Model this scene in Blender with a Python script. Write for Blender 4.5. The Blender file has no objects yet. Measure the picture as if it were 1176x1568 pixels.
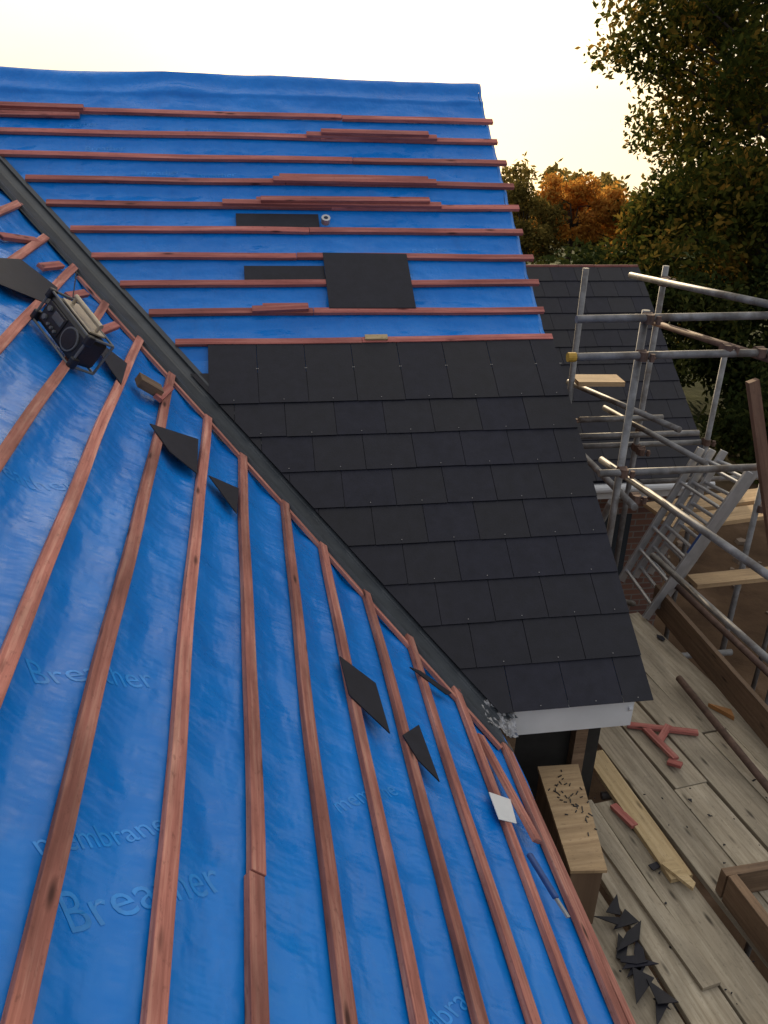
import bpy, math, random
import numpy as np
from mathutils import Vector, Matrix, noise
random.seed(7); rng=np.random.default_rng(7)
scene=bpy.context.scene
coll=scene.collection
V=Vector

# ------------------------------------------------------------------ helpers
class MB:
    def __init__(s): s.v=[];s.f=[];s.uv=[];s.mi=[]
    def vert(s,p): s.v.append(tuple(p)); return len(s.v)-1
    def face(s,pts,uvs=None,mi=0):
        i=len(s.v); s.v.extend([tuple(p) for p in pts]); s.f.append(list(range(i,i+len(pts))))
        s.uv.append(uvs or [(0,0)]*len(pts)); s.mi.append(mi)
    def facei(s,idx,uvs=None,mi=0):
        s.f.append(list(idx)); s.uv.append(uvs or [(s.v[i][0],s.v[i][1]) for i in idx]); s.mi.append(mi)
    def done(s,name,mats,parent=None,smooth=False,bevel=0):
        me=bpy.data.meshes.new(name); me.from_pydata(s.v,[],s.f)
        uvl=me.uv_layers.new(name='UVMap')
        flat=[c for f in s.uv for uv in f for c in uv]
        uvl.data.foreach_set('uv',flat)
        if not isinstance(mats,(list,tuple)): mats=[mats]
        for m in mats: me.materials.append(m)
        me.polygons.foreach_set('material_index',s.mi)
        if smooth: me.polygons.foreach_set('use_smooth',[True]*len(s.f))
        me.update()
        o=bpy.data.objects.new(name,me); coll.objects.link(o)
        if parent: o.parent=parent
        if bevel:
            b=o.modifiers.new('bevel','BEVEL'); b.width=bevel; b.segments=2; b.limit_method='ANGLE'
        return o

def empty(name):
    o=bpy.data.objects.new(name,None); coll.objects.link(o); return o

def beam(mb,p0,p1,w,h,n,segs=1,jit=0.0,mi=0,base=True):
    """timber/box from p0 to p1; width w across, height h along n, sitting on the p0-p1 line"""
    p0=V(p0);p1=V(p1);n=V(n).normalized(); d=(p1-p0); L=d.length; d=d/L
    s=d.cross(n).normalized(); n=s.cross(d).normalized()
    ou=random.uniform(0,50); ov=random.uniform(0,50)
    rings=[]
    ph=random.uniform(0,6); ph2=random.uniform(0,6)
    for k in range(segs+1):
        t=k/segs; l=t*L
        off=s*(jit*math.sin(l*1.7+ph)+jit*.35*math.sin(l*5.1+ph2))+n*(jit*.3*(1+math.sin(l*2.9+ph2)))
        c=p0+d*l+off
        b=0 if base else -h/2
        ring=[mb.vert(c+s*(-w/2)+n*b),mb.vert(c+s*(w/2)+n*b),mb.vert(c+s*(w/2)+n*(b+h)),mb.vert(c+s*(-w/2)+n*(b+h))]
        rings.append((ring,l))
    vs=[0,w,w+h,2*w+h,2*w+2*h]
    for k in range(segs):
        (a,la),(b_,lb)=rings[k],rings[k+1]
        for j in range(4):
            j2=(j+1)%4
            mb.facei([a[j],a[j2],b_[j2],b_[j]],[(la+ou,vs[j]+ov),(la+ou,vs[j+1]+ov),(lb+ou,vs[j+1]+ov),(lb+ou,vs[j]+ov)],mi)
    a=rings[0][0]; b_=rings[-1][0]
    mb.facei([a[3],a[2],a[1],a[0]],[(ou,ov),(ou+.01,ov),(ou+.01,ov+.03),(ou,ov+.03)],mi)
    mb.facei([b_[0],b_[1],b_[2],b_[3]],[(ou,ov),(ou+.01,ov),(ou+.01,ov+.03),(ou,ov+.03)],mi)

def tube(mb,p0,p1,r,n=14,mi=0,r2=None,hollow=False):
    p0=V(p0);p1=V(p1);d=(p1-p0).normalized(); r2=r if r2 is None else r2
    a=d.orthogonal().normalized(); b=d.cross(a); L=(p1-p0).length
    ou=random.uniform(0,50)
    A=[mb.vert(p0+(a*math.cos(2*math.pi*i/n)+b*math.sin(2*math.pi*i/n))*r) for i in range(n)]
    B=[mb.vert(p1+(a*math.cos(2*math.pi*i/n)+b*math.sin(2*math.pi*i/n))*r2) for i in range(n)]
    for i in range(n):
        j=(i+1)%n
        mb.facei([A[i],A[j],B[j],B[i]],[(ou,i/n*.15),(ou,(i+1)/n*.15),(ou+L,(i+1)/n*.15),(ou+L,i/n*.15)],mi)
    mb.facei(A[::-1],None,mi); mb.facei(B,None,mi)

def prism(mb,pts,n,h,mi=0):
    """flat polygon extruded by h along n"""
    n=V(n)
    c=sum((V(p) for p in pts),V())/len(pts)
    area=V()
    for i in range(len(pts)): area+= (V(pts[i])-c).cross(V(pts[(i+1)%len(pts)])-c)
    if area.dot(n)<0: pts=pts[::-1]
    ou=random.uniform(0,50)
    lo=[mb.vert(V(p)) for p in pts]; hi=[mb.vert(V(p)+n*h) for p in pts]
    k=len(pts)
    def uv(i): return (mb.v[i][0]+ou,mb.v[i][1]+ou)
    mb.facei(hi,[uv(i) for i in hi],mi); mb.facei(lo[::-1],[uv(i) for i in lo[::-1]],mi)
    for i in range(k):
        j=(i+1)%k; q=[lo[i],lo[j],hi[j],hi[i]]; mb.facei(q,[uv(x) for x in q],mi)

def clip(poly,a,b,c):
    """keep a*x+b*y+c>=0"""
    out=[]
    for i in range(len(poly)):
        p=poly[i];q=poly[(i+1)%len(poly)]
        fp=a*p[0]+b*p[1]+c; fq=a*q[0]+b*q[1]+c
        if fp>=0: out.append(p)
        if (fp>=0)!=(fq>=0):
            t=fp/(fp-fq); out.append((p[0]+t*(q[0]-p[0]),p[1]+t*(q[1]-p[1])))
    return out

# ------------------------------------------------------------------ materials
def newmat(name):
    m=bpy.data.materials.new(name); m.use_nodes=True
    nt=m.node_tree; b=nt.nodes['Principled BSDF']; return m,nt,b
def N(nt,t,**k):
    n=nt.nodes.new(t)
    for a,v in k.items(): setattr(n,a,v)
    return n
def ramp(nt,fac,stops):
    r=N(nt,'ShaderNodeValToRGB'); e=r.color_ramp.elements
    while len(e)<len(stops): e.new(.5)
    for i,(p,c) in enumerate(stops): e[i].position=p; e[i].color=(*c,1)
    nt.links.new(fac,r.inputs[0]); return r.outputs[0]
def mix(nt,fac,a,b,bt='MIX'):
    m=N(nt,'ShaderNodeMix',data_type='RGBA',blend_type=bt)
    for s,v in ((m.inputs[0],fac),(m.inputs[6],a),(m.inputs[7],b)):
        if hasattr(v,'links'): nt.links.new(v,s)
        elif isinstance(v,(int,float)): s.default_value=v
        else: s.default_value=(*v,1)
    return m.outputs[2]
def noise_n(nt,vec,scale,detail=4,rough=.55):
    n=N(nt,'ShaderNodeTexNoise'); n.inputs['Scale'].default_value=scale; n.inputs['Detail'].default_value=detail; n.inputs['Roughness'].default_value=rough
    if vec is not None: nt.links.new(vec,n.inputs['Vector'])
    return n.outputs[0]
def mapping(nt,src,scale):
    m=N(nt,'ShaderNodeMapping'); m.inputs['Scale'].default_value=scale; nt.links.new(src,m.inputs[0]); return m.outputs[0]
def bump(nt,b,h,strength,dist=.01):
    n=N(nt,'ShaderNodeBump'); n.inputs['Strength'].default_value=strength; n.inputs['Distance'].default_value=dist
    nt.links.new(h,n.inputs['Height']); nt.links.new(n.outputs[0],b.inputs['Normal'])

def wood_mat(name,dark,mid,light,rough=.75,stain=.35,knots=True,vary=.35):
    m,nt,b=newmat(name)
    uv=N(nt,'ShaderNodeTexCoord').outputs['UV']
    g=noise_n(nt,mapping(nt,uv,(1.6,45,1)),1.0,6,.65)
    col=ramp(nt,g,[(.28,dark),(.5,mid),(.72,light)])
    st=noise_n(nt,mapping(nt,uv,(1.2,4,1)),1.6,4,.6)
    f=ramp(nt,st,[(.42,(0,0,0)),(.68,(1,1,1))])
    mu=N(nt,'ShaderNodeMath',operation='MULTIPLY'); nt.links.new(f,mu.inputs[0]); mu.inputs[1].default_value=stain
    col=mix(nt,mu.outputs[0],col,tuple(c*.35 for c in dark))
    sp=noise_n(nt,mapping(nt,uv,(30,60,1)),1.0,5,.7); sf=ramp(nt,sp,[(.56,(0,0,0)),(.72,(.6,.6,.6))])
    col=mix(nt,sf,col,tuple(c*.4 for c in dark))
    if knots:
        vo=N(nt,'ShaderNodeTexVoronoi'); vo.inputs['Scale'].default_value=1.0
        nt.links.new(mapping(nt,uv,(3.2,13,1)),vo.inputs['Vector'])
        k=ramp(nt,vo.outputs['Distance'],[(.06,(1,1,1)),(.17,(0,0,0))])
        col=mix(nt,k,col,tuple(c*.3 for c in dark))
    isl=N(nt,'ShaderNodeNewGeometry').outputs['Random Per Island']
    mr=N(nt,'ShaderNodeMapRange'); nt.links.new(isl,mr.inputs[0]); mr.inputs[3].default_value=1-vary; mr.inputs[4].default_value=1+vary*.4
    hsv=N(nt,'ShaderNodeHueSaturation'); nt.links.new(mr.outputs[0],hsv.inputs['Value']); nt.links.new(col,hsv.inputs['Color'])
    nt.links.new(hsv.outputs[0],b.inputs['Base Color'])
    b.inputs['Roughness'].default_value=rough
    bump(nt,b,g,.6,.004)
    return m

def simple(name,col,rough=.6,metal=0,var=.25,scale=8,bmp=.2,dirt=None):
    m,nt,b=newmat(name)
    oc=N(nt,'ShaderNodeTexCoord').outputs['Object']
    n=noise_n(nt,oc,scale,6,.6)
    c=ramp(nt,n,[(.3,tuple(x*(1-var) for x in col)),(.7,tuple(min(1,x*(1+var)) for x in col))])
    if dirt:
        n2=noise_n(nt,oc,scale*.37,5,.7); f=ramp(nt,n2,[(.5,(0,0,0)),(.68,(1,1,1))]); c=mix(nt,f,c,dirt)
    nt.links.new(c,b.inputs['Base Color']); b.inputs['Roughness'].default_value=rough; b.inputs['Metallic'].default_value=metal
    bump(nt,b,n,bmp,.005)
    return m

def membrane_mat():
    m,nt,b=newmat('blue_membrane')
    oc=N(nt,'ShaderNodeTexCoord').outputs['Object']
    big=noise_n(nt,oc,1.3,5,.6)
    col=ramp(nt,big,[(.3,(.001,.160,.58)),(.7,(.003,.215,.72))])
    dust=noise_n(nt,mapping(nt,oc,(2,7,3)),3.0,8,.7)
    f=ramp(nt,dust,[(.54,(0,0,0)),(.82,(.22,.22,.22))])
    col=mix(nt,f,col,(.06,.30,.66))
    gr=noise_n(nt,mapping(nt,oc,(3,1.2,3)),2.2,7,.7); gf=ramp(nt,gr,[(.55,(0,0,0)),(.78,(.35,.35,.35))])
    col=mix(nt,gf,col,(.004,.09,.36))
    nt.links.new(col,b.inputs['Base Color'])
    r=noise_n(nt,oc,5,4,.6); rr=ramp(nt,r,[(.3,(.22,.22,.22)),(.7,(.38,.38,.38))]); nt.links.new(rr,b.inputs['Roughness'])
    b.inputs['IOR'].default_value=1.40
    w1=noise_n(nt,mapping(nt,oc,(6,2.0,5)),1.2,3,.45)
    w3=noise_n(nt,mapping(nt,oc,(3,7,4)),1.1,3,.5)
    w2=noise_n(nt,oc,420,2,.5)
    ma=N(nt,'ShaderNodeMath',operation='MULTIPLY_ADD'); nt.links.new(w2,ma.inputs[0]); ma.inputs[1].default_value=.012; nt.links.new(w1,ma.inputs[2])
    mb_=N(nt,'ShaderNodeMath',operation='MULTIPLY_ADD'); nt.links.new(w3,mb_.inputs[0]); mb_.inputs[1].default_value=.7; nt.links.new(ma.outputs[0],mb_.inputs[2])
    bump(nt,b,mb_.outputs[0],.55,.045)
    return m

def slate_mat():
    m,nt,b=newmat('dark_slate')
    g=N(nt,'ShaderNodeNewGeometry'); isl=g.outputs['Random Per Island']
    oc=N(nt,'ShaderNodeTexCoord').outputs['Object']
    n=noise_n(nt,oc,14,6,.65)
    c=ramp(nt,n,[(.3,(.008,.0085,.015)),(.7,(.014,.0145,.025))])
    dn=noise_n(nt,oc,2.3,7,.7); f=ramp(nt,dn,[(.55,(0,0,0)),(.85,(.3,.3,.3))]); c=mix(nt,f,c,(.033,.033,.042))
    mr=N(nt,'ShaderNodeMapRange'); nt.links.new(isl,mr.inputs[0]); mr.inputs[3].default_value=.7; mr.inputs[4].default_value=1.3
    hsv=N(nt,'ShaderNodeHueSaturation'); nt.links.new(mr.outputs[0],hsv.inputs['Value']); nt.links.new(c,hsv.inputs['Color'])
    nt.links.new(hsv.outputs[0],b.inputs['Base Color'])
    mr2=N(nt,'ShaderNodeMapRange'); nt.links.new(isl,mr2.inputs[0]); mr2.inputs[3].default_value=.52; mr2.inputs[4].default_value=.7
    nt.links.new(mr2.outputs[0],b.inputs['Roughness']); b.inputs['Specular IOR Level'].default_value=.33
    n2=noise_n(nt,oc,90,4,.6); bump(nt,b,n2,.25,.003)
    return m

def leaf_mat(name,stops,trans=.35):
    m,nt,b=newmat(name)
    nt.nodes.remove(b); b=N(nt,'ShaderNodeBsdfDiffuse')
    isl=N(nt,'ShaderNodeNewGeometry').outputs['Random Per Island']
    oc=N(nt,'ShaderNodeTexCoord').outputs['Object']
    n=noise_n(nt,oc,.55,3,.6)
    ad=N(nt,'ShaderNodeMath',operation='MULTIPLY_ADD'); nt.links.new(isl,ad.inputs[0]); ad.inputs[1].default_value=.34; 
    sb=N(nt,'ShaderNodeMath',operation='SUBTRACT'); nt.links.new(n,sb.inputs[0]); sb.inputs[1].default_value=.17
    nt.links.new(sb.outputs[0],ad.inputs[2])
    c=ramp(nt,ad.outputs[0],stops)
    nt.links.new(c,b.inputs['Color'])
    tr=N(nt,'ShaderNodeBsdfTranslucent'); nt.links.new(c,tr.inputs[0])
    mx=N(nt,'ShaderNodeMixShader'); mx.inputs[0].default_value=trans
    nt.links.new(b.outputs[0],mx.inputs[1]); nt.links.new(tr.outputs[0],mx.inputs[2])
    nt.links.new(mx.outputs[0],nt.nodes['Material Output'].inputs[0])
    return m

M_mem=membrane_mat()
M_slate=slate_mat()
M_batR=wood_mat('red_treated_batten',(.31,.080,.070),(.49,.155,.13),(.66,.29,.24),rough=.85,stain=.4,vary=.28)
M_batO=wood_mat('weathered_red_batten',(.29,.095,.072),(.52,.20,.155),(.76,.42,.32),rough=.85,stain=.6,vary=.36)
M_deck=wood_mat('scaffold_board',(.29,.235,.16),(.45,.385,.285),(.60,.53,.41),stain=.5,vary=.35)
M_pine=wood_mat('pale_pine',(.40,.28,.14),(.55,.41,.22),(.66,.52,.32),stain=.3,vary=.2)
M_ply=wood_mat('plywood',(.32,.21,.115),(.45,.31,.17),(.55,.39,.23),stain=.4,knots=False,vary=.1)
M_brown=wood_mat('brown_timber',(.11,.068,.04),(.20,.125,.075),(.28,.19,.12),stain=.4)
M_steel=simple('galvanised_steel',(.20,.20,.205),.58,.4,.45,9,.2,dirt=(.10,.08,.065))
M_rust=simple('rusty_steel',(.12,.075,.06),.75,.2,.4,14,.3)
M_alu=simple('aluminium',(.42,.43,.45),.45,.7,.15,10,.1)
M_white=simple('white_upvc',(.66,.68,.70),.4,0,.08,3,.05)
M_valley=simple('grey_grp_valley',(.045,.053,.063),.40,0,.25,7,.2)
M_lead=simple('lead_foil',(.30,.30,.31),.4,.7,.4,30,.6)
M_black=simple('black_plastic',(.014,.014,.016),.4,0,.2,30,.1)
M_tan=simple('tan_metal_frame',(.42,.36,.27),.4,.4,.2,20,.2)
M_grey=simple('grey_plastic',(.12,.125,.13),.45,0,.15,20,.1)
M_screen=simple('display_glass',(.10,.11,.12),.12,0,.1,5,0)
M_yellow=simple('yellow_cap',(.50,.30,.04),.6,0,.2,15,.05)
M_rivet=simple('disc_rivet',(.30,.29,.28),.4,.6,.1,50,0)
M_letter=simple('printed_lettering',(.012,.245,.72),.36,0,.3,9,.1)
M_bark=simple('bark',(.04,.03,.022),.9,0,.35,6,.6)
def brick_mat():
    m,nt,b=newmat('brickwork')
    oc=N(nt,'ShaderNodeTexCoord').outputs['UV']
    br=N(nt,'ShaderNodeTexBrick'); nt.links.new(oc,br.inputs['Vector'])
    br.inputs['Color1'].default_value=(.16,.075,.05,1);br.inputs['Color2'].default_value=(.11,.05,.038,1);br.inputs['Mortar'].default_value=(.15,.135,.12,1)
    br.inputs['Scale'].default_value=1;br.inputs['Brick Width'].default_value=.225;br.inputs['Row Height'].default_value=.075;br.inputs['Mortar Size'].default_value=.008
    nt.links.new(br.outputs[0],b.inputs['Base Color']); b.inputs['Roughness'].default_value=.9
    bump(nt,b,br.outputs[1],-.4,.01); return m
M_brick=brick_mat()
M_glass=simple('window_glass',(.03,.04,.05),.08,0,.1,3,0)
M_dark=simple('painted_wall_shade',(.018,.017,.016),.8,0,.3,12,.3)  # near-black colour standing in for shade on the wall under the eaves

# ------------------------------------------------------------------ roof planes
TA=.7; CA,SA=.8192,.5735
VX=1.167; VY=3.276; VZ=-2.809
nA=V((0,-SA,CA))
nB=V((.833,0,1)).normalized()
def PA(x,u,h=0): return V((x,VY+u*CA,VZ+u*SA))+nA*h
def PB(x,y,h=0): return V((x,y,-1.837-.833*x))+nB*h
def valx(u): return VX-.688*u           # valley line on A
def valy(x): return VY+(VX-x)/.84       # valley line on B
URIDGE=5.254; XV=2.02
G=.2525
EX=1.272                                # eaves of near slope
house=empty('brick_house')

BX=[1.155-.201*n for n in range(0,18)]
def hB(x,y):
    t=(1.155-x)/.201
    s=math.sin(math.pi*t)**2
    n1=noise.noise(V((x*2.1,y*.9,1.3)))
    n2=noise.noise(V((x*9,y*3.2,4.1)))
    n3=abs(noise.noise(V((x*4+y*1.5,y*5-x*2,9.1))))
    n4=abs(noise.noise(V((x*2-y*3.1,y*1.5+x*6,19.1))))
    return -.018*s*(.75+.8*n1)+s*.011*n2-s*.014*n3-s*.012*n4
def hA(x,u):
    t=(u-2.52)/.2525
    s=math.sin(math.pi*t)**2
    if u>4.79: s=.6+.4*math.sin((u-4.79)*9)
    n1=noise.noise(V((x*.9,u*2.1,7.3)))
    n2=noise.noise(V((x*3.2,u*8,2.1)))
    n3=abs(noise.noise(V((x*3+u*2,u*4-x*1,5.1))))
    n4=abs(noise.noise(V((x*5-u*4,u*3+x*2,15.1))))
    h=-.015*s*(.7+.7*n1)+s*.010*n2-s*.016*n3-s*.012*n4
    if u>4.85:
        k=(u-4.85)/.4
        h+=.03*k*(1+.8*noise.noise(V((x*1.7,0,3))))+.012*math.sin(u*34+2.5*noise.noise(V((x*1.2,1,3))))*k
        e=u-5.03-.025*noise.noise(V((x*1.1,5,5)))-.004*x
        h+=.016*(1/(1+math.exp(-e*260))-1)+.012
    return h-.004
mb=MB(); nx,ny=300,420
x0,x1=-2.42,EX
for j in range(ny+1):
    for i in range(nx+1):
        x=x0+(x1-x0)*i/nx; ye=min(valy(x),VY+.02) if x>VX else valy(x)
        y=-1.6+(ye-.0+1.6)*j/ny
        h=hB(x,y)
        e=(x-(EX-.05))/.05
        if e>0: h-=.02*e*e
        mb.v.append(tuple(PB(x,y,h)))
for j in range(ny):
    for i in range(nx):
        a=j*(nx+1)+i; mb.facei([a,a+1,a+nx+2,a+nx+1])
mb.done('underlay_near',M_mem,house,True)
mb=MB(); nx,nu=240,460
for j in range(nu+1):
    u=.05+(URIDGE-.05)*j/nu
    xl=valx(u); xr=XV-.02+.012*noise.noise(V((u*6,0,0)))
    for i in range(nx+1):
        x=xl+(xr-xl)*i/nx
        mb.v.append(tuple(PA(x,u,hA(x,u) if u>2.4 else -.006)))
for j in range(nu):
    for i in range(nx):
        a=j*(nx+1)+i; mb.facei([a,a+1,a+nx+2,a+nx+1])
mb.done('underlay_far',M_mem,house,True)
mb=MB()
nx=160
rows=[]
for k in range(12):
    row=[]
    for i in range(nx+1):
        x=-7+(XV-.02+7)*i/nx
        b=PA(x,URIDGE,hA(x,URIDGE)) if x>valx(URIDGE) else PA(x,URIDGE,.02)
        t=k/11
        z=b.z+.015*math.sin(min(1,t*4)*math.pi)-max(0,t-.08)*2.2
        y=b.y+t*3.0
        row.append(mb.vert((x,y,z)))
    rows.append(row)
for k in range(11):
    for i in range(nx): mb.facei([rows[k][i],rows[k][i+1],rows[k+1][i+1],rows[k+1][i]])
mb.done('underlay_back_slope',M_mem,house,True)
mb=MB()
xr=-2.42; p=PB(xr,0)
mb.face([(xr,-1.6,p.z),(xr,VY+(VX-xr)/.84,p.z),(xr-3.5,VY+(VX-xr)/.84,p.z-2.9),(xr-3.5,-1.6,p.z-2.9)])
mb.done('underlay_left_slope',M_mem,house)
mb=MB(); nu=200; rows=[]
for j in range(nu+1):
    u=2.42+(URIDGE-2.42)*j/nu
    fl=.02+.018*noise.noise(V((u*3,3,1)))+(.05 if u<2.75 else 0)*(1-(u-2.42)/.33)
    base=PA(XV-.02,u,hA(XV-.02,u))
    r=[base,base+V((.02+fl*.3,0,0))-nA*.006,base+V((.025+fl*.5,0,0))-nA*(.05+fl),base+V((.02+fl*.4,0,0))-nA*(.10+fl*1.5)]
    rows.append([mb.vert(q) for q in r])
for j in range(nu):
    for k in range(3): mb.facei([rows[j][k],rows[j][k+1],rows[j+1][k+1],rows[j+1][k]])
mb.done('verge_underlay_flap',M_mem,house,True)

# battens near slope
mb=MB()
for i,x in enumerate(BX):
    ye=valy(x)-.27-random.uniform(-.04,.05)
    if i==1: ye+=.02
    y=-1.5
    splits=[y, random.uniform(-.9,1.4) if i!=6 else 1.55, ye]
    beam(mb,PB(x,splits[0],.001),PB(x,splits[1]-.004,.001),.050,.026,nB,14,.006)
    beam(mb,PB(x+random.uniform(-.004,.004),splits[1],.001),PB(x+random.uniform(-.006,.006),splits[2],.001),.048,.026,nB,24,.006)
mb.done('battens_near',M_batO,house,bevel=.0025)
mb=MB()
beam(mb,PB(1.205,1.0,.001),PB(1.17,3.02,.001),.045,.024,nB,16,.004)
beam(mb,PB(1.07,2.35,.03),PB(.99,2.95,.012),.045,.024,nB,6,.002)
mb.done('eaves_batten',M_batO,house,bevel=.0025)
mb=MB()
for k in range(10):
    u=2.52+k*G
    xl=valx(u)+.12+random.uniform(-.02,.02); xr=XV+.03+random.uniform(-.012,.04)
    xm=random.uniform(.2,1.2)
    beam(mb,PA(xl,u,.001),PA(xm,u,.001),.046,.026,nA,12,.005)
    beam(mb,PA(xm+.003,u,.001),PA(xr,u,.001),.046,.026,nA,12,.005)
mb.done('battens_far',M_batR,house,bevel=.002)

# slates
mb=MB(); rv=MB()
def slate_h(t): return .038-.017*t/.5
for c in range(9):
    u0=c*G; L=.5
    off=-.24+(0 if c%2==0 else -.152)
    k=-3
    while True:
        xa=off+.304*k+.0018; xb=xa+.304-.0036; k+=1
        if xa>XV+.03: break
        if xb>XV+.035 or xa+.16>XV+.035: xb=min(xb,XV+.035)
        if XV+.035-xb<.06: xb=XV+.035
        jj=random.uniform(-.0018,.0018); tw=random.uniform(-.0015,.0015)
        poly=[(xa,u0+jj),(xb,u0+jj+tw),(xb,u0+L),(xa,u0+L)]
        poly=clip(poly,1,.688,-VX-.045)
        if c==8 and xa<-.25: continue
        if len(poly)<3 or (xb-xa)<.03: continue
        lift=random.uniform(0,.0015)
        top=[PA(x,u,slate_h(u-u0)+lift) for x,u in poly]; bot=[PA(x,u,slate_h(u-u0)-.0045+lift) for x,u in poly]
        T=[mb.vert(p) for p in top]; Bt=[mb.vert(p) for p in bot]
        mb.facei(T); mb.facei(Bt[::-1])
        n=len(T)
        for i in range(n):
            j=(i+1)%n; mb.facei([Bt[i],Bt[j],T[j],T[i]])
        xc=(xa+xb)/2
        if xc>valx(u0)+.08 and xc<XV:
            tube(rv,PA(xc,u0+.022,slate_h(.02)-.001+lift),PA(xc,u0+.022,slate_h(.02)+.0035+lift),.0026,8)
        if c==8:
            for dx in (-.003,.006):
                tube(rv,PA(xb+dx,u0+.27,slate_h(.27)-.001),PA(xb+dx,u0+.27,slate_h(.27)+.003),.003,8)
mb.done('slates',M_slate,house)
rv.done('slate_rivets',M_rivet,house)

# valley trough
mb=MB()
prof=[('b',.30,.010),('b',.27,.010),('b',.262,.030),('b',.245,.030),('b',.235,.010),('b',.12,.010),('b',.03,.016),('a',.0,.026),('a',.02,.016),('a',.075,.008),('a',.082,.026),('a',.098,.026),('a',.105,.008),('a',.125,.008)]
rows=[]; ns=60
for k in range(ns+1):
    s=-.02+4.35*k/ns
    c=V((VX-.84*s,VY+s,VZ+.7*s))
    r=[]
    for side,o,h in prof:
        if side=='b': p=c+V((0,-o,0))+nB*h
        else: p=c+V((o,0,0))+nA*h
        p+=V((0,0,.0015*math.sin(s*9)))
        r.append(mb.vert(p))
    rows.append(r)
for k in range(ns):
    for i in range(len(prof)-1): mb.facei([rows[k][i],rows[k][i+1],rows[k+1][i+1],rows[k+1][i]])
mb.done('valley_trough',M_valley,house)
mb=MB()
beam(mb,V((VX-.84*.05,VY+.05-.34,VZ+.7*.05))+nB*.0,V((VX-.84*2.6,VY+2.6-.34,VZ+.7*2.6)),.03,.018,nB,20,.004)
mb.done('valley_fillet',M_batO,house)
mb=MB(); n=22; rows=[]
for j in range(n+1):
    r=[]
    for i in range(n+1):
        a=i/n;b=j/n
        x=1.12+.17*a; y=3.34-.17*b
        zb=max(-1.837-.833*x, -2.809+.7*(y-VY))
        z=zb+.012+.02*noise.noise(V((a*6,b*6,2)))+.015*abs(noise.noise(V((a*13,b*11,5))))
        r.append(mb.vert((x,y,z)))
    rows.append(r)
for j in range(n):
    for i in range(n): mb.facei([rows[j][i],rows[j][i+1],rows[j+1][i+1],rows[j+1][i]])
mb.done('valley_foot_flashing',M_lead,house)

# fascia, soffit, bargeboard, walls
mb=MB()
def box(mb,a,b,mi=0):
    (x0,y0,z0),(x1,y1,z1)=a,b
    P=[(x0,y0,z0),(x1,y0,z0),(x1,y1,z0),(x0,y1,z0),(x0,y0,z1),(x1,y0,z1),(x1,y1,z1),(x0,y1,z1)]
    for f,u in (((0,1,5,4),'xz'),((1,2,6,5),'yz'),((2,3,7,6),'xz'),((3,0,4,7),'yz'),((4,5,6,7),'xy'),((3,2,1,0),'xy')):
        pts=[P[i] for i in f]; ix='xyz'.index(u[0]);iy='xyz'.index(u[1])
        mb.face(pts,[(p[ix],p[iy]) for p in pts],mi)
box(mb,(1.26,3.300,-2.975),(1.975,3.320,-2.795))
box(mb,(1.26,3.320,-2.975),(1.975,3.56,-2.96))
mb.done('eaves_fascia',M_white,house)
mb=MB()
box(mb,(EX-.045,-1.6,-3.06),(EX-.025,3.29,-2.905))
mb.done('near_fascia',M_brown,house)
mb=MB()
box(mb,(.95,-1.6,-5.6),(1.05,3.55,-3.0))
box(mb,(1.05,3.55,-5.6),(1.93,3.65,-2.98))
g=[(1.93,3.65,-5.6),(1.93,11.5,-5.6),(1.93,11.5,-2.7),(1.93,7.58,.0),(1.93,3.65,-2.72)]
mb.face(g,[(p[1],p[2]) for p in g])
mb.done('walls',M_brick,house)
mb=MB(); box(mb,(1.27,3.47,-5.5),(1.90,3.545,-2.985)); mb.done('shaded_wall_panel',M_dark,house)  # dark sheet in front of the brick: eaves shadow put in as colour
mb=MB(); box(mb,(1.30,3.40,-5.5),(1.37,3.465,-2.99)); box(mb,(1.72,3.40,-5.5),(1.79,3.465,-2.99)); mb.done('timber_studs',M_brown,house)
mb=MB()
beam(mb,PA(1.955,-.02,-.15),PA(1.955,URIDGE-.1,-.15),.02,.11,nA)
mb.done('bargeboard',M_white,house)

# lettering printed on underlay
def lettering(txt,plane,x,y,ang,size):
    cu=bpy.data.curves.new('t','FONT'); cu.body=txt; cu.size=size; cu.resolution_u=3; cu.extrude=0; cu.shear=.1
    o=bpy.data.objects.new('t',cu); coll.objects.link(o)
    dg=bpy.context.evaluated_depsgraph_get(); me=bpy.data.meshes.new_from_object(o.evaluated_get(dg))
    bpy.data.objects.remove(o)
    import bmesh
    bm=bmesh.new(); bm.from_mesh(me)
    bmesh.ops.subdivide_edges(bm,edges=bm.edges[:],cuts=2,use_grid_fill=False)
    bmesh.ops.triangulate(bm,faces=bm.faces[:])
    ca,sa=math.cos(ang),math.sin(ang)
    for v in bm.verts:
        px=x+v.co.x*ca-v.co.y*sa; py=y+v.co.x*sa+v.co.y*ca
        v.co=PB(px/1.0,py,hB(px,py)+.0014) if plane=='B' else PA(px,py,hA(px,py)+.0018)
    for f in bm.faces: f.smooth=True
    bm.to_mesh(me); bm.free(); me.name='lettering'; me.materials.clear(); me.materials.append(M_letter)
    ob=bpy.data.objects.new('printed_lettering',me); coll.objects.link(ob); ob.parent=house
for (t_,x_,y_,a_,s_) in (('Breather',-.40,1.22,.75,.115),('membrane',-.48,1.36,.75,.075),('Breather',-.58,1.88,.7,.10),('membrane',.25,2.0,.8,.08),('Breather',-.9,2.7,.75,.10),('membrane',.35,1.25,.8,.085)):
    lettering(t_,"B",x_,y_,a_,s_)
for (a,b) in ((-1.3,4.62),(-.4,4.6),(-1.1,4.37),(.9,3.08),(1.2,3.33),(-.7,4.12),(-.3,4.1)):
    lettering('Breather',"A",a,b,.1,.08)

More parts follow.
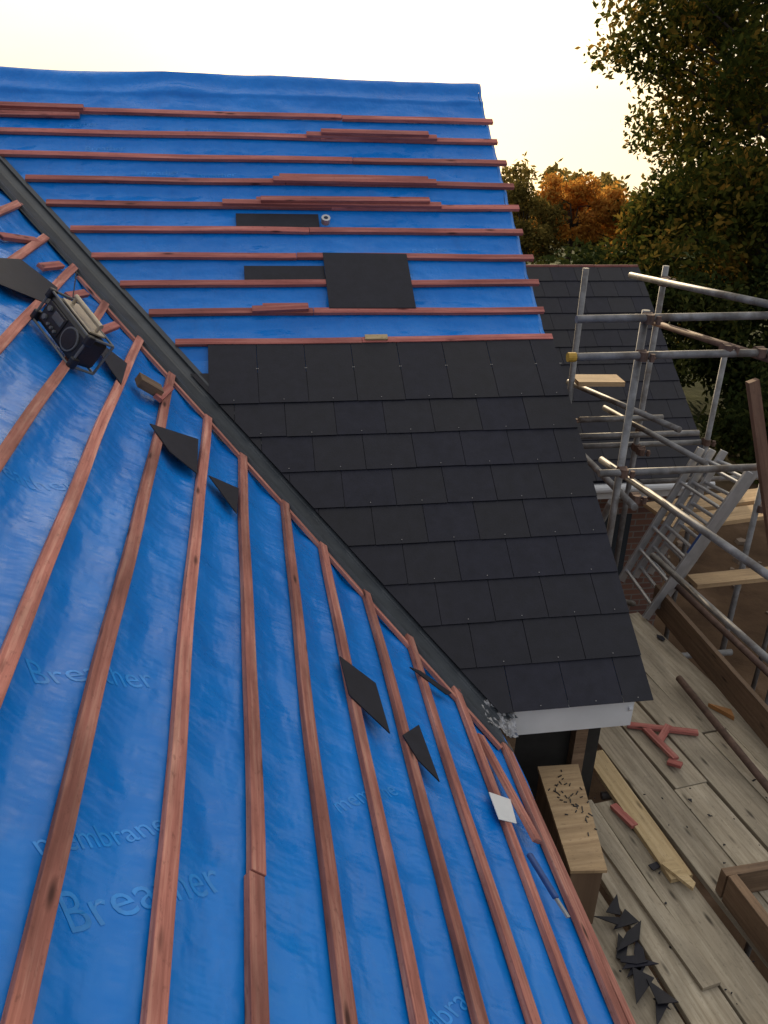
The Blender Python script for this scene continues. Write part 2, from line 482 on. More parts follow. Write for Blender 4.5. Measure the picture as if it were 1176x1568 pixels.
# ------------------------------------------------------------------ loose things on the roof
def loose_poly(name,pts,plane,h,th,mat):
    mb=MB(); f=PB if plane=='B' else PA; n=nB if plane=='B' else nA
    if not isinstance(h,(list,tuple)): h=[h]*len(pts)
    P=[f(p[0],p[1],hh) for p,hh in zip(pts,h)]
    prism(mb,P,n,th); return mb.done(name,mat)
S='loose_slate'
loose_poly(S,[(.558,2.79),(1.146,2.785),(1.146,3.29),(.555,3.30)],'A',.029,.005,M_slate)
loose_poly(S,[(.01,3.055),(.556,3.05),(.556,3.19),(.01,3.19)],'A',.012,.005,M_slate)
loose_poly(S,[(-.03,3.56),(.555,3.555),(.555,3.70),(-.03,3.70)],'A',.012,.005,M_slate)
BS=[[(-1.33,4.55),(-1.23,5.0),(-1.05,4.97),(-1.02,4.62),(-1.20,4.40)],
    [(-.86,4.60),(-.66,4.55),(-.65,4.20),(-.70,4.28)],
    [(-.50,3.95),(-.29,4.18),(-.28,3.74),(-.40,3.78)],
    [(-.23,3.81),(-.09,3.90),(-.10,3.59)],
    [(.31,2.87),(.46,2.83),(.47,2.52),(.32,2.62)],
    [(.53,2.56),(.63,2.71),(.65,2.39),(.575,2.45)],
    [(.68,3.17),(.74,3.2),(.90,3.18),(.86,3.13)]]
for p in BS: loose_poly(S,p,'B',[.029]*len(p),.005,M_slate)
loose_poly('white_offcut',[(.905,2.52),(1.02,2.56),(1.00,2.41),(.905,2.37)],'B',.029,.003,M_white)
def offcut(plane,p,q,h=.027,w=.047,th=.025,mat=None,name='batten_offcut'):
    mb=MB(); f=PB if plane=='B' else PA; n=nB if plane=='B' else nA
    beam(mb,f(p[0],p[1],h),f(q[0],q[1],h),w,th,n,4,.001); return mb.done(name,mat or M_batR,bevel=.002)
offcut('A',(.53,4.545),(1.55,4.545)); offcut('A',(.64,4.55),(1.48,4.55),.053)
offcut('A',(.25,4.035),(1.47,4.03)); offcut('A',(.30,4.095),(1.42,4.09),.002)
offcut('A',(-.12,3.785),(1.47,3.78)); offcut('A',(.12,3.84),(1.4,3.84),.002); offcut('A',(.15,3.79),(1.38,3.80),.053)
offcut('A',(-1.85,4.795),(-1.12,4.79)); offcut('A',(-1.85,4.73),(-1.15,4.735),.002)
offcut('A',(.05,2.775),(.42,2.79)); offcut('A',(.12,2.82),(.42,2.82),.002)
offcut('A',(.77,2.53),(.92,2.53),.028,.04,.015,M_pine)
offcut('B',(-1.36,5.2),(-1.26,5.62),.004); offcut('B',(-1.16,5.17),(-1.11,5.5),.004); offcut('B',(-1.0,5.0),(-.95,5.3),.004)
offcut('B',(-.83,4.62),(-.77,5.02),.03); offcut('B',(-.50,4.32),(-.46,4.62),.03); 
offcut('B',(-.60,4.36),(-.50,4.40),.03,.09,.05,M_brown)
mb=MB(); c=PA(.60,3.60,.03)
seg=18
for k in range(seg):
    a0=2*math.pi*k/seg;a1=2*math.pi*(k+1)/seg
    def rp(a,r,z): return c+V((math.cos(a)*r,0,0))+nA.cross(V((1,0,0)))*math.sin(a)*r+nA*z
    mb.face([rp(a0,.032,0),rp(a1,.032,0),rp(a1,.032,.045),rp(a0,.032,.045)])
    mb.face([rp(a0,.032,.045),rp(a1,.032,.045),rp(a1,.016,.045),rp(a0,.016,.045)])
    mb.face([rp(a0,.016,.045),rp(a1,.016,.045),rp(a1,.016,0),rp(a0,.016,0)])
mb.done('tape_roll',M_alu)
t=empty('hand_tool')
mb=MB(); beam(mb,PB(.99,2.24,.03),PB(1.045,2.06,.03),.03,.02,nB); mb.done('handle',simple('blue_handle',(.02,.07,.25),.4),t,bevel=.006)
mb=MB(); beam(mb,PB(1.045,2.06,.035),PB(1.07,1.99,.035),.022,.008,nB); mb.done('blade',M_alu,t)

# jobsite radio
rad=empty('jobsite_radio')
e1=V((.51,-.74,-.4248)); e1=(e1-nB*e1.dot(nB)).normalized(); e2=nB; e3=e2.cross(e1); 
if e3.y<0: e3=-e3
O=PB(-1.04,4.27,.03)
def RP(a,b,c): return O+e1*a*1.06+e2*b*.98+e3*c
def rbox(mb,a,b,mi=0):
    P=[RP(*(a[0] if not i&1 else b[0], a[1] if not i&2 else b[1], a[2] if not i&4 else b[2])) for i in range(8)]
    I=[mb.vert(p) for p in P]
    for f in ((0,1,3,2),(4,6,7,5),(0,4,5,1),(2,3,7,6),(0,2,6,4),(1,5,7,3)): mb.facei([I[i] for i in f],None,mi)
def fixn(o):
    import bmesh
    bm=bmesh.new(); bm.from_mesh(o.data); bmesh.ops.recalc_face_normals(bm,faces=bm.faces[:]); bm.to_mesh(o.data); bm.free(); return o
mb=MB(); rbox(mb,(.008,.006,.006),(.352,.168,.14)); fixn(mb.done('body',M_black,rad,bevel=.022))
mb=MB(); rbox(mb,(.035,.03,-.001),(.19,.14,.0125)); fixn(mb.done('control_panel',M_black,rad,bevel=.004))
mb=MB(); rbox(mb,(.10,.085,-.004),(.18,.125,.0018)); fixn(mb.done('display',M_screen,rad,bevel=.001))
mb=MB()
for cx,cy,r in ((.065,.11,.014),(.065,.06,.014),(.11,.05,.008),(.14,.05,.008),(.17,.05,.008)): tube(mb,RP(cx,cy,.006),RP(cx,cy,-.012),r,18)
fixn(mb.done('knobs',M_grey,rad))
mb=MB()
tube(mb,RP(.265,.086,.014),RP(.265,.086,-.001),.060,32); fixn(mb.done('speaker_ring',M_grey,rad))
mb=MB(); tube(mb,RP(.265,.086,.004),RP(.265,.086,-.004),.054,32,r2=.050); fixn(mb.done('speaker_grille',M_black,rad))
mb=MB()
for a in (0.0,.36):
    for (p,q) in (((a,0,0),(a,.175,0)),((a,.175,0),(a,.175,.15)),((a,.175,.15),(a,0,.15)),((a,0,.15),(a,0,0))): tube(mb,RP(*p),RP(*q),.0065,10)
for (p,q) in (((0,0,0),(.36,0,0)),((0,0,.15),(.36,0,.15)),((0,.175,.15),(.36,.175,.15)),((0,.175,0),(.36,.175,0))): tube(mb,RP(*p),RP(*q),.006,10)
fixn(mb.done('roll_cage',M_grey,rad))
mb=MB(); rbox(mb,(.05,.172,.03),(.31,.184,.13)); fixn(mb.done('top_plate',M_tan,rad,bevel=.004))
mb=MB(); rbox(mb,(-.014,-.01,-.012),(.014,.05,.03)); rbox(mb,(.346,-.01,-.012),(.374,.05,.03)); rbox(mb,(-.014,.13,-.012),(.014,.185,.03)); rbox(mb,(.346,.13,-.012),(.374,.185,.03)); fixn(mb.done('corner_bumpers',M_black,rad,bevel=.008))
mb=MB(); tube(mb,RP(.07,.18,.08),RP(.07,.22,.08),.009,8); tube(mb,RP(.29,.18,.08),RP(.29,.22,.08),.009,8); tube(mb,RP(.06,.22,.08),RP(.30,.22,.08),.012,12); fixn(mb.done('handle',M_tan,rad))
mb=MB(); tube(mb,RP(0,.17,.13),RP(-.17,.26,.20),.003,6); fixn(mb.done('antenna',M_black,rad))

# ------------------------------------------------------------------ neighbouring roof (same pitch, further back)
h2=empty('brick_house')
CX0,CX1=1.96,4.78; CY,CZ=7.35,-3.37
def PC(x,u,h=0): return V((x,CY+u*CA,CZ+u*SA))+nA*h
UR=3.02
mb=MB(); nC=int(UR/G)
for c in range(nC+1):
    u0=c*G; L=min(.5,UR-u0+.0)
    if L<.05: continue
    k=0; off=CX0-.15*(c%2)
    while True:
        xa=off+.304*k+.002; xb=xa+.30; k+=1
        if xa>CX1-.03: break
        xb=min(xb,CX1); j=random.uniform(-.002,.002)
        P=[(xa,u0+j),(xb,u0+j),(xb,u0+L),(xa,u0+L)]
        T=[mb.vert(PC(x,u,slate_h(u-u0))) for x,u in P]; Bt=[mb.vert(PC(x,u,slate_h(u-u0)-.005)) for x,u in P]
        mb.facei(T); mb.facei(Bt[::-1])
        for i in range(4): mb.facei([Bt[i],Bt[(i+1)%4],T[(i+1)%4],T[i]])
mb.done('slates',M_slate,h2)
mb=MB(); top=PC(0,UR)
mb.face([PC(CX0,-.01,0),PC(CX1-.02,-.01,0),PC(CX1-.02,UR,0),PC(CX0,UR,0)])
mb.face([(CX0,top.y,top.z),(CX1-.02,top.y,top.z),(CX1-.02,top.y+3,top.z-2.1),(CX0,top.y+3,top.z-2.1)])
mb.done('roof_deck',M_slate,h2)
mb=MB(); x=CX0
while x<CX1-.1:
    xe=min(x+.45,CX1); tube(mb,(x,top.y,top.z+.01),(xe-.006,top.y,top.z+.012),.03,12); x+=.45
mb.done('ridge_tiles',simple('terracotta_ridge',(.15,.045,.04),.8),h2)
mb=MB(); box(mb,(CX0,CY+.02,CZ-.20),(CX1-.05,CY+.04,CZ-.01)); box(mb,(CX0,CY+.04,CZ-.20),(CX1-.05,CY+.3,CZ-.185))
beam(mb,PC(CX1-.04,0,-.15),PC(CX1-.04,UR,-.15),.02,.14,nA)
mb.done('fascia',M_white,h2)
mb=MB(); tube(mb,(CX0,CY-.03,CZ-.06),(CX1,CY-.03,CZ-.06),.05,14); mb.done('gutter',M_white,h2)
mb=MB(); box(mb,(CX0,CY+.3,-5.6),(CX1-.15,CY+.4,CZ-.18))
g=[(CX1-.15,CY+.4,-5.6),(CX1-.15,top.y+2.5,-5.6),(CX1-.15,top.y+2.5,top.z-1.8),(CX1-.15,top.y,top.z-.05),(CX1-.15,CY+.4,CZ-.0)]
mb.face(g,[(p[1],p[2]) for p in g]); mb.done('walls',M_brick,h2)
mb=MB(); box(mb,(3.0,CY+.285,-4.9),(4.1,CY+.297,-3.9)); mb.done('window',M_glass,h2)

# ------------------------------------------------------------------ scaffolding
sc=empty('scaffolding'); st=MB(); ru=MB(); cp=MB(); cap=MB()
r=.0242
def T(p,q,m=st,rr=r): tube(m,p,q,rr,16)
T((2.41,4.75,-5.6),(2.41,4.75,-1.04)); T((2.64,6.3,-5.6),(2.64,6.3,-1.05)); T((3.33,6.35,-5.6),(3.33,6.35,-1.04)); T((4.0,6.35,-5.6),(4.0,6.35,-1.78))
T((3.97,5.4,-5.6),(3.95,5.4,-2.55)); T((3.80,4.5,-5.6),(3.78,4.5,-2.75)); T((5.0,6.2,-5.6),(5.0,6.2,-2.6))
T((1.95,4.70,-1.08),(5.0,4.70,-1.05)); T((1.95,4.70,-1.31),(5.0,4.70,-1.29)); T((2.24,4.70,-2.09),(3.36,4.70,-2.09))
T((3.09,6.45,-1.13),(3.20,4.2,-.96)); T((3.26,6.6,-1.50),(3.26,4.1,-1.29),ru)
T((2.73,6.25,-2.28),(3.48,6.25,-2.28)); T((2.70,6.25,-2.43),(3.84,6.25,-2.43)); T((2.70,6.4,-2.58),(4.05,6.4,-2.58))
T((2.86,6.9,-2.15),(3.28,5.6,-2.15)); T((2.55,6.5,-2.36),(2.48,4.6,-2.30)); T((3.1,6.6,-2.3),(3.5,5.5,-2.4))
T((2.60,5.45,-2.31),(2.94,3.1,-2.30),st,.026); T((3.02,5.2,-3.02),(3.20,3.1,-3.02)); T((3.3,5.4,-3.35),(3.45,3.3,-3.35),ru)
T((2.45,4.78,-3.1),(3.1,5.5,-3.65)); T((2.41,4.8,-2.35),(2.75,5.9,-3.5))
T((2.905,4.35,-3.535),(2.955,2.2,-3.535),ru); T((3.4,6.3,-2.9),(5.2,6.3,-2.9)); T((3.8,4.55,-3.2),(5.2,4.7,-3.15)); T((4.0,5.4,-2.75),(5.2,5.5,-2.75),ru)
def coupler(p,ax=(1,0,0)):
    p=V(p);ax=V(ax).normalized()
    tube(cp,p-ax*.028,p+ax*.028,.034,10); tube(cp,p+V((0,-.03,-.028)),p+V((0,-.03,.028)),.030,8)
    tube(cp,p+V((.03,-.045,-.01)),p+V((.075,-.045,-.01)),.009,6); tube(cp,p+V((.05,-.05,-.03)),p+V((.05,-.05,.02)),.016,6)
for p in ((2.41,4.72,-1.08),(2.41,4.72,-1.31),(2.41,4.72,-2.09),(2.64,6.27,-2.28),(2.64,6.27,-2.43),(3.33,6.32,-2.28),(3.33,6.32,-2.43),(3.33,6.35,-2.58),(4.0,6.37,-2.56),(3.14,6.0,-1.1),(2.55,4.76,-2.3),(2.98,4.74,-1.28),(3.2,4.72,-1.3),(3.97,5.4,-2.75),(3.8,4.5,-3.2),(3.33,6.33,-1.15),(3.3,6.2,-2.56)):
    coupler(p)
tube(cap,(1.925,4.70,-1.31),(1.975,4.70,-1.31),.029,14)
st.done('steel_tubes',M_steel,sc,True); ru.done('rusty_tubes',M_rust,sc,True); cp.done('couplers',M_rust,sc); cap.done('yellow_end_cap',M_yellow,sc)
for nm in ('steel_tubes','rusty_tubes'):
    me=bpy.data.objects[nm].data
    for p in me.polygons:
        if len(p.vertices)>4: p.use_smooth=False

# deck boards
dk=MB(); DZ=-3.6
def bx(i,y): return 1.52+.240*i-.13*(y-3.2)
for i in range(-1,8):
    y1=5.28+random.uniform(-.05,.05)
    sx=.075 if i>=3 else (.02 if i>=1 else 0)
    if i==7: sx-=.06
    if bx(i,3.5)+sx<2.07: y1=3.38
    else: y1=min(y1,3.2+(bx(i,3.2)+sx-2.07)/.13)
    y0=.2+random.uniform(-.1,.1)
    z=DZ-.038+random.uniform(-.008,.006)
    ysp=random.uniform(1.2,2.6) if i%2 else random.uniform(3.3,4.2)
    if ysp>y1-.3: ysp=1.8
    sk=random.uniform(-.012,.012)
    for a,b in ((y0,ysp-.01),(ysp,y1)):
        beam(dk,(bx(i,a)+sx-sk,a,z),(bx(i,b)+sx+sk,b,z+random.uniform(-.006,.006)),.225,.038,(0,0,1),6,.003)
dk.done('deck_boards',M_deck,sc,bevel=.004)
tb=MB()
beam(tb,(3.20,5.35,-3.6),(3.19,3.3,-3.6),.038,.22,(0,0,1),4,.004)
beam(tb,(3.19,3.26,-3.6),(3.05,1.2,-3.6),.038,.22,(0,0,1),4,.004)
beam(tb,(2.28,2.68,-3.598),(2.75,2.70,-3.598),.05,.16,(0,0,1)); beam(tb,(2.30,2.64,-3.598),(2.42,1.5,-3.598),.05,.18,(0,0,1),4,.004)
tb.done('toe_boards',M_brown,sc,bevel=.003)
tr=MB()
for y in (.9,2.2,3.5,4.8): tube(tr,(1.2 if y<3.4 else 2.0,y,-3.69),(3.6,y,-3.69),r,12)
for (x,y) in ((1.35,2.2),(3.3,2.2),(1.35,.9),(3.3,.9),(3.35,3.5)): tube(tr,(x,y,-5.6),(x,y,-3.3 if x>3 else -3.66),r,12)
tr.done('transoms',M_steel,sc,True)
lp=MB()
beam(lp,(2.68,6.33,-1.98),(3.07,6.30,-1.98),.22,.038,(0,0,1))
beam(lp,(3.4,5.2,-3.3),(5.4,5.3,-3.28),.16,.038,(0,0,1)); beam(lp,(3.5,6.2,-3.15),(5.4,6.5,-3.15),.225,.038,(0,0,1)); beam(lp,(3.5,5.9,-3.15),(5.4,6.2,-3.15),.225,.038,(0,0,1))
lp.done('loose_boards',M_ply,sc)
mb=MB(); beam(mb,(3.16,4.68,-1.47),(3.74,4.62,-3.1),.07,.045,(0,-1,0)); mb.done('timber_post',wood_mat('post_wood',(.12,.065,.045),(.2,.11,.075),(.3,.18,.12)),None)

# ladder
ld=empty('aluminium_ladder'); mb=MB()
b0=V((3.07,5.17,-3.59)); b1=V((3.12,5.76,-3.59)); t0=V((3.70,5.20,-2.36)); t1=V((3.64,5.79,-2.40))
nl=(t0-b0).cross(b1-b0).normalized()
if nl.z<0: nl=-nl
for k in range(3):
    o=nl*(-.06*k); s=(t0-b0).normalized()*(.10*k)
    B0,B1,T0,T1=b0+o+s+(b1-b0)*.09*k,b1+o+s-(b1-b0)*.09*k,t0+o+s*.4+(b1-b0)*.09*k,t1+o+s*.4-(b1-b0)*.09*k
    beam(mb,B0,T0,.028,.06,nl,1); beam(mb,B1,T1,.028,.06,nl,1)
    for i in range(6):
        t=.08+i*.168; p=B0.lerp(T0,t)+nl*.03; q=B1.lerp(T1,t)+nl*.03
        tube(mb,p,q,.016,10)
mb.done('stiles_and_rungs',M_alu,ld,bevel=.003)
mb=MB(); beam(mb,b0.lerp(t0,.45)+nl*.061,b0.lerp(t0,.62)+nl*.061,.026,.002,nl); mb.done('blue_label',simple('blue_label',(.02,.06,.2),.4),ld)

# ------------------------------------------------------------------ things on the deck
crate=empty('plywood_box')
mb=MB()
zt=-3.2
top=[(1.40,2.60),(1.575,2.58),(1.70,3.28),(1.47,3.29)]
prism(mb,[(x,y,zt-.018) for x,y in top],(0,0,1),.018); 
mb.done('lid',M_ply,crate)
mb=MB()
ins=[(1.412,2.615),(1.563,2.597),(1.687,3.27),(1.48,3.28)]
prism(mb,[(x,y,DZ+.01) for x,y in ins],(0,0,1),.368); mb.done('carcass',M_brown,crate)
mb=MB()
for k in range(40):
    x=random.gauss(1.57,.05);y=random.gauss(3.05,.12); 
    if y>3.25 or y<2.7: continue
    a=random.uniform(0,3.14); l=random.uniform(.012,.028)
    beam(mb,(x,y,zt),(x+math.cos(a)*l,y+math.sin(a)*l,zt+.002),.005,.004,(0,0,1))
mb.done('roofing_nails',M_black,None)
def deckpoly(name,pts,z,th,mat):
    mb=MB(); prism(mb,[(x,y,z) for x,y in pts],(0,0,1),th); return mb.done(name,mat)
mb=MB(); beam(mb,(2.03,3.75,DZ+.004),(2.13,2.78,DZ+.004),.13,.03,(0,0,1)); mb.done('pine_board',M_pine,None,bevel=.002)
mb=MB(); beam(mb,(1.78,3.38,DZ+.006),(1.98,2.2,DZ+.006),.10,.025,(0,0,1)); mb.done('pine_board',M_deck,None,bevel=.002)
deckpoly('pine_offcut',[(2.05,2.86),(2.12,2.90),(2.17,2.72),(2.14,2.69)],DZ+.035,.02,M_pine)
deckpoly('orange_wedge',[(3.0,4.10),(3.12,4.02),(3.10,3.94)],DZ+.005,.03,simple('orange_wood',(.35,.16,.05),.6))
for p,q in (((2.36,3.98),(2.78,3.83)),((2.46,3.95),(2.52,3.62)),((2.50,3.80),(2.62,3.92)),((1.98,3.32),(2.03,3.14)),((2.47,3.62),(2.53,3.56))):
    mb=MB(); beam(mb,(*p,DZ+.006),(*q,DZ+.02),.045,.022,(0,0,1)); mb.done('batten_offcut',M_batR,bevel=.002)
mb=MB()
def shard(cx,cy,s,z):
    k=random.choice([3,4,3,5]); a0=random.uniform(0,6.28)
    pts=[]
    st_=random.uniform(.3,.7); ar=random.uniform(0,3.14)
    for i in range(k):
        a=a0+2*math.pi*i/k+random.uniform(-.3,.3); rr=s*random.uniform(.7,1.1)
        x=math.cos(a)*rr; y=math.sin(a)*rr*st_
        pts.append((cx+x*math.cos(ar)-y*math.sin(ar),cy+x*math.sin(ar)+y*math.cos(ar),z))
    prism(mb,pts,(random.uniform(-.1,.1),random.uniform(-.1,.1),1),.005)
for i in range(13):
    t=random.random(); cx=1.68+.035*random.gauss(0,1)+.04*t; cy=2.74-.60*t; shard(cx,cy,random.uniform(.05,.13),DZ+.006+.006*(i%6))
for cx,cy,s in ((1.88,2.86,.09),(2.03,2.88,.05),(1.85,3.0,.03),(3.1,3.3,.04),(2.98,3.15,.03),(2.92,3.4,.02),(3.05,4.9,.05),(2.45,3.3,.02)):
    shard(cx,cy,s,DZ+.014)
for i in range(70):
    shard(random.uniform(1.5,3.1),random.uniform(1.8,3.4),random.uniform(.004,.013),DZ+.008)
mb.done('slate_offcuts',M_slate,None)

# ------------------------------------------------------------------ ground
def ground_mat():
    m,nt,b=newmat('soil_and_grass')
    oc=N(nt,'ShaderNodeTexCoord').outputs['Object']
    n=noise_n(nt,oc,1.1,8,.65); n2=noise_n(nt,oc,.12,5,.6)
    soil=ramp(nt,n,[(.3,(.045,.028,.018)),(.55,(.09,.057,.035)),(.75,(.15,.10,.068))])
    grass=ramp(nt,n,[(.3,(.025,.035,.012)),(.7,(.06,.075,.025))])
    sx=N(nt,'ShaderNodeSeparateXYZ'); nt.links.new(oc,sx.inputs[0])
    ad=N(nt,'ShaderNodeMath',operation='MULTIPLY_ADD'); nt.links.new(n2,ad.inputs[0]); ad.inputs[1].default_value=8; nt.links.new(sx.outputs[1],ad.inputs[2])
    f=N(nt,'ShaderNodeMapRange'); nt.links.new(ad.outputs[0],f.inputs[0]); f.inputs[1].default_value=15; f.inputs[2].default_value=18
    c=mix(nt,f.outputs[0],soil,grass); nt.links.new(c,b.inputs['Base Color']); b.inputs['Roughness'].default_value=1.0; b.inputs['Specular IOR Level'].default_value=.1
    bump(nt,b,n,.8,.08); return m
mb=MB()
def axis(lo,hi,n,c): 
    t=np.linspace(-1,1,n); s=np.sign(t)*np.abs(t)**3; return [c+(hi-c)*v if v>0 else c+(c-lo)*v for v in s]
xs=axis(-3000,3000,90,4); ys=axis(-3000,3000,90,8)
for y in ys:
    for x in xs:
        z=-5.6-max(0,y-28)*.085+.05*noise.noise(V((x*.4,y*.4,0)))
        mb.v.append((x,y,z))
for j in range(89):
    for i in range(89): a=j*90+i; mb.facei([a,a+1,a+91,a+90])
mb.done('ground',ground_mat(),None,True)
mb=MB()
for i in range(90):
    x=random.uniform(3.4,7.5);y=random.uniform(4,10);s=random.uniform(.02,.09)
    prism(mb,[(x+s*math.cos(a+random.uniform(-.3,.3)),y+s*math.sin(a),-5.6) for a in (0,1.3,2.5,3.8,5.1)],(random.uniform(-.3,.3),random.uniform(-.3,.3),1),s*.7)
mb.done('rubble',simple('rubble_stone',(.16,.12,.09),.9,0,.4,5,.4))

# ------------------------------------------------------------------ vegetation
def leaves(name,centers,radii,count,size,mat,parent=None,flat=.8):
    centers=np.array(centers);radii=np.array(radii)
    w=radii**2; w=w/w.sum()
    idx=rng.choice(len(centers),count,p=w)
    d=rng.normal(size=(count,3)); d/=np.linalg.norm(d,axis=1)[:,None]
    rr=rng.random(count)**.45
    rr*=1+.25*rng.normal(size=count)*(rng.random(count)<.25)
    c=centers[idx]+d*(rr*radii[idx])[:,None]*np.array([1,1,flat])
    a=rng.normal(size=(count,3)); a/=np.linalg.norm(a,axis=1)[:,None]
    b=np.cross(a,rng.normal(size=(count,3))); b/=np.linalg.norm(b,axis=1)[:,None]
    s=size*rng.uniform(.6,1.35,count)[:,None]
    v=np.stack([c-a*s,c+b*s*.5,c+a*s,c-b*s*.5],1).reshape(-1,3)
    me=bpy.data.meshes.new(name)
    me.vertices.add(len(v)); me.vertices.foreach_set('co',v.ravel())
    me.loops.add(count*4); me.loops.foreach_set('vertex_index',np.arange(count*4))
    me.polygons.add(count); me.polygons.foreach_set('loop_start',np.arange(count)*4); me.polygons.foreach_set('loop_total',np.full(count,4))
    me.update(calc_edges=True); me.materials.append(mat)
    o=bpy.data.objects.new(name,me); coll.objects.link(o)
    if parent: o.parent=parent
    return o
def tree(name,base,cc,rad,nclump,nleaf,lsize,mat,cr=(.5,1.0),trunk=.25,lower=-.75):
    e=empty(name); C=[];R_=[]
    k=0
    while len(C)<nclump:
        k+=1
        d=V((random.gauss(0,1),random.gauss(0,1),random.gauss(0,1))).normalized()
        if d.z<lower: continue
        f=random.uniform(.35,1)**.6*(1+.28*noise.noise(d*2.2+V((k*.0,3,base[0]))))
        C.append((cc[0]+d.x*rad[0]*f,cc[1]+d.y*rad[1]*f,cc[2]+d.z*rad[2]*f)); R_.append(random.uniform(*cr))
    leaves('crown',C,R_,nleaf,lsize,mat,e)
    mb=MB(); b=V(base); fork=V((cc[0],cc[1],cc[2]-rad[2]*.45))
    mid=b.lerp(fork,.5)+V((.1,.05,0))
    tube(mb,b,mid,trunk,12,r2=trunk*.8); tube(mb,mid,fork,trunk*.8,12,r2=trunk*.55)
    for i in range(0,len(C),2):
        p=V(C[i]); m=fork.lerp(p,.5)+V((random.uniform(-.3,.3),random.uniform(-.3,.3),.25))
        tube(mb,fork,m,trunk*.28,7,r2=trunk*.14); tube(mb,m,p,trunk*.14,6,r2=.012)
    mb.done('trunk_and_limbs',M_bark,e,True)
M_oak=leaf_mat('oak_leaves',[(.25,(.018,.026,.008)),(.42,(.045,.056,.013)),(.57,(.09,.09,.018)),(.69,(.24,.15,.03)),(.8,(.40,.20,.035))],.42)
M_green=leaf_mat('hedge_leaves',[(.25,(.014,.022,.008)),(.5,(.033,.045,.014)),(.75,(.08,.08,.02))],.25)
M_orange=leaf_mat('orange_leaves',[(.25,(.34,.13,.03)),(.5,(.62,.30,.06)),(.75,(.74,.46,.12))],.45)
M_olive=leaf_mat('olive_leaves',[(.25,(.07,.06,.02)),(.5,(.17,.13,.035)),(.75,(.32,.22,.06))],.4)
tree('oak_tree',(14.3,19.5,-5.6),(14.0,19,1.0),(5.3,4.2,5.2),220,64000,.09,M_oak,(.55,1.15),.35,-.95)
tree('oak_tree',(12.0,17,-5.6),(11.5,16.8,-2.5),(3.9,2.2,2.1),95,28000,.08,M_oak,(.45,.85),.2,-.9)
tree('maple_tree',(8.4,22,-5.6),(8.7,22,-2.3),(1.35,1.0,1.0),50,11500,.065,M_orange,(.22,.42),.12)
tree('birch_tree',(7.1,21,-5.6),(7.1,21,-2.5),(.8,.9,1.2),34,7500,.055,M_olive,(.22,.4),.1)
C=[];R_=[]
for i in range(90):
    x=random.uniform(4.6,10.8); C.append((x,random.uniform(14,17.5),random.uniform(-5.2,-2.6)+.25*math.sin(i))); R_.append(random.uniform(.35,.75))
leaves('hedge',C,R_,32000,.07,M_green)
C=[];R_=[]
for i in range(60):
    C.append((random.uniform(8.5,15),random.uniform(11.5,13.5),random.uniform(-5.6,-3.9))); R_.append(random.uniform(.4,.7))
leaves('hedge',C,R_,20000,.065,M_green)
C=[];R_=[]
for i in range(170):
    x=random.uniform(8,50); C.append((x,random.uniform(52,62),random.uniform(-8.0,-3.7+.35*math.sin(x*.7)))); R_.append(random.uniform(.8,1.3))
leaves('distant_trees',C,R_,30000,.24,M_olive)

# ------------------------------------------------------------------ light
az=math.radians(9); el=math.radians(14)
sd=V((math.sin(az)*math.cos(el),math.cos(az)*math.cos(el),math.sin(el)))
L=bpy.data.lights.new('sun','SUN'); L.energy=4.5; L.angle=math.radians(.8); L.color=(1,.78,.50)
lo=bpy.data.objects.new('sun',L); coll.objects.link(lo); lo.rotation_euler=sd.to_track_quat('Z','Y').to_euler()
w=bpy.data.worlds.new('World'); scene.world=w; w.use_nodes=True; nt=w.node_tree
bg=nt.nodes['Background']; sky=N(nt,'ShaderNodeTexSky',sky_type='NISHITA')
sky.sun_disc=False; sky.sun_elevation=el; sky.sun_rotation=az; sky.air_density=1.0; sky.dust_density=1.5; sky.ozone_density=1
tc=N(nt,'ShaderNodeTexCoord').outputs['Generated']; sx=N(nt,'ShaderNodeSeparateXYZ'); nt.links.new(tc,sx.inputs[0])
mx=N(nt,'ShaderNodeMath',operation='MAXIMUM'); nt.links.new(sx.outputs[2],mx.inputs[0]); mx.inputs[1].default_value=.015
cx=N(nt,'ShaderNodeCombineXYZ'); nt.links.new(sx.outputs[0],cx.inputs[0]); nt.links.new(sx.outputs[1],cx.inputs[1]); nt.links.new(mx.outputs[0],cx.inputs[2])
nt.links.new(cx.outputs[0],sky.inputs[0])
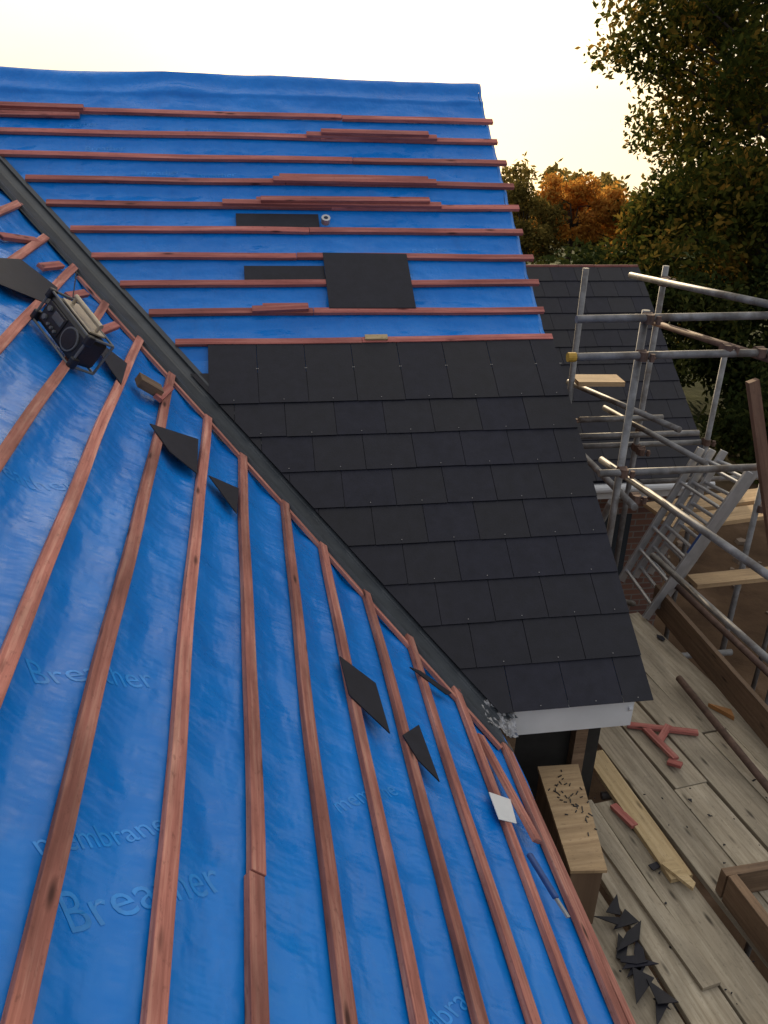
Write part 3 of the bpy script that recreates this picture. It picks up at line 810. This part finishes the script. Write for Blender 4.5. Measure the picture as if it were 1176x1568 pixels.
# thin bright high cloud / haze, brighter on the sun side of the sky
dp=N(nt,'ShaderNodeVectorMath',operation='DOT_PRODUCT'); nt.links.new(tc,dp.inputs[0]); dp.inputs[1].default_value=sd
hz=N(nt,'ShaderNodeMapRange'); nt.links.new(dp.outputs['Value'],hz.inputs[0]); hz.inputs[1].default_value=-1; hz.inputs[2].default_value=1; hz.inputs[3].default_value=0; hz.inputs[4].default_value=1
haze=ramp(nt,hz.outputs[0],[(0,(3.4,3.5,3.8)),(.5,(5.2,5.2,5.3)),(.85,(7.6,7.2,6.5)),(.95,(8.6,7.7,6.0)),(.985,(10,8.6,5.9)),(1,(26,22,16))])
cn=noise_n(nt,mapping(nt,tc,(1.5,1.5,5)),1.6,6,.55)
cr=ramp(nt,cn,[(.3,(.86,.86,.88)),(.7,(1.1,1.09,1.06))])
haze=mix(nt,1.0,haze,cr,'MULTIPLY')
# warm low band of haze along the horizon
hb=N(nt,'ShaderNodeMapRange'); nt.links.new(sx.outputs[2],hb.inputs[0]); hb.inputs[1].default_value=-.08; hb.inputs[2].default_value=.10; hb.inputs[3].default_value=1; hb.inputs[4].default_value=0
haze=mix(nt,hb.outputs[0],haze,(7.2,6.3,4.7))
tot=mix(nt,.85,sky.outputs[0],haze)
nt.links.new(tot,bg.inputs[0]); bg.inputs[1].default_value=.15

# ------------------------------------------------------------------ camera
Rv=V((.9868,-.1593,.027)).normalized(); F=V((.1551,.8874,-.4340)).normalized(); Uv=Rv.cross(F).normalized(); F=Uv.cross(Rv)
cam=bpy.data.cameras.new('camera'); co=bpy.data.objects.new('camera',cam); coll.objects.link(co)
m=Matrix((( Rv.x,Uv.x,-F.x,0),(Rv.y,Uv.y,-F.y,0),(Rv.z,Uv.z,-F.z,0),(0,0,0,1))); co.matrix_world=m
cam.sensor_fit='VERTICAL'; cam.sensor_height=34.6; cam.lens=34.6*1270/1568; cam.clip_start=.05; cam.clip_end=9000
scene.camera=co
scene.view_settings.view_transform='Standard'; scene.view_settings.look='None'; scene.view_settings.exposure=0
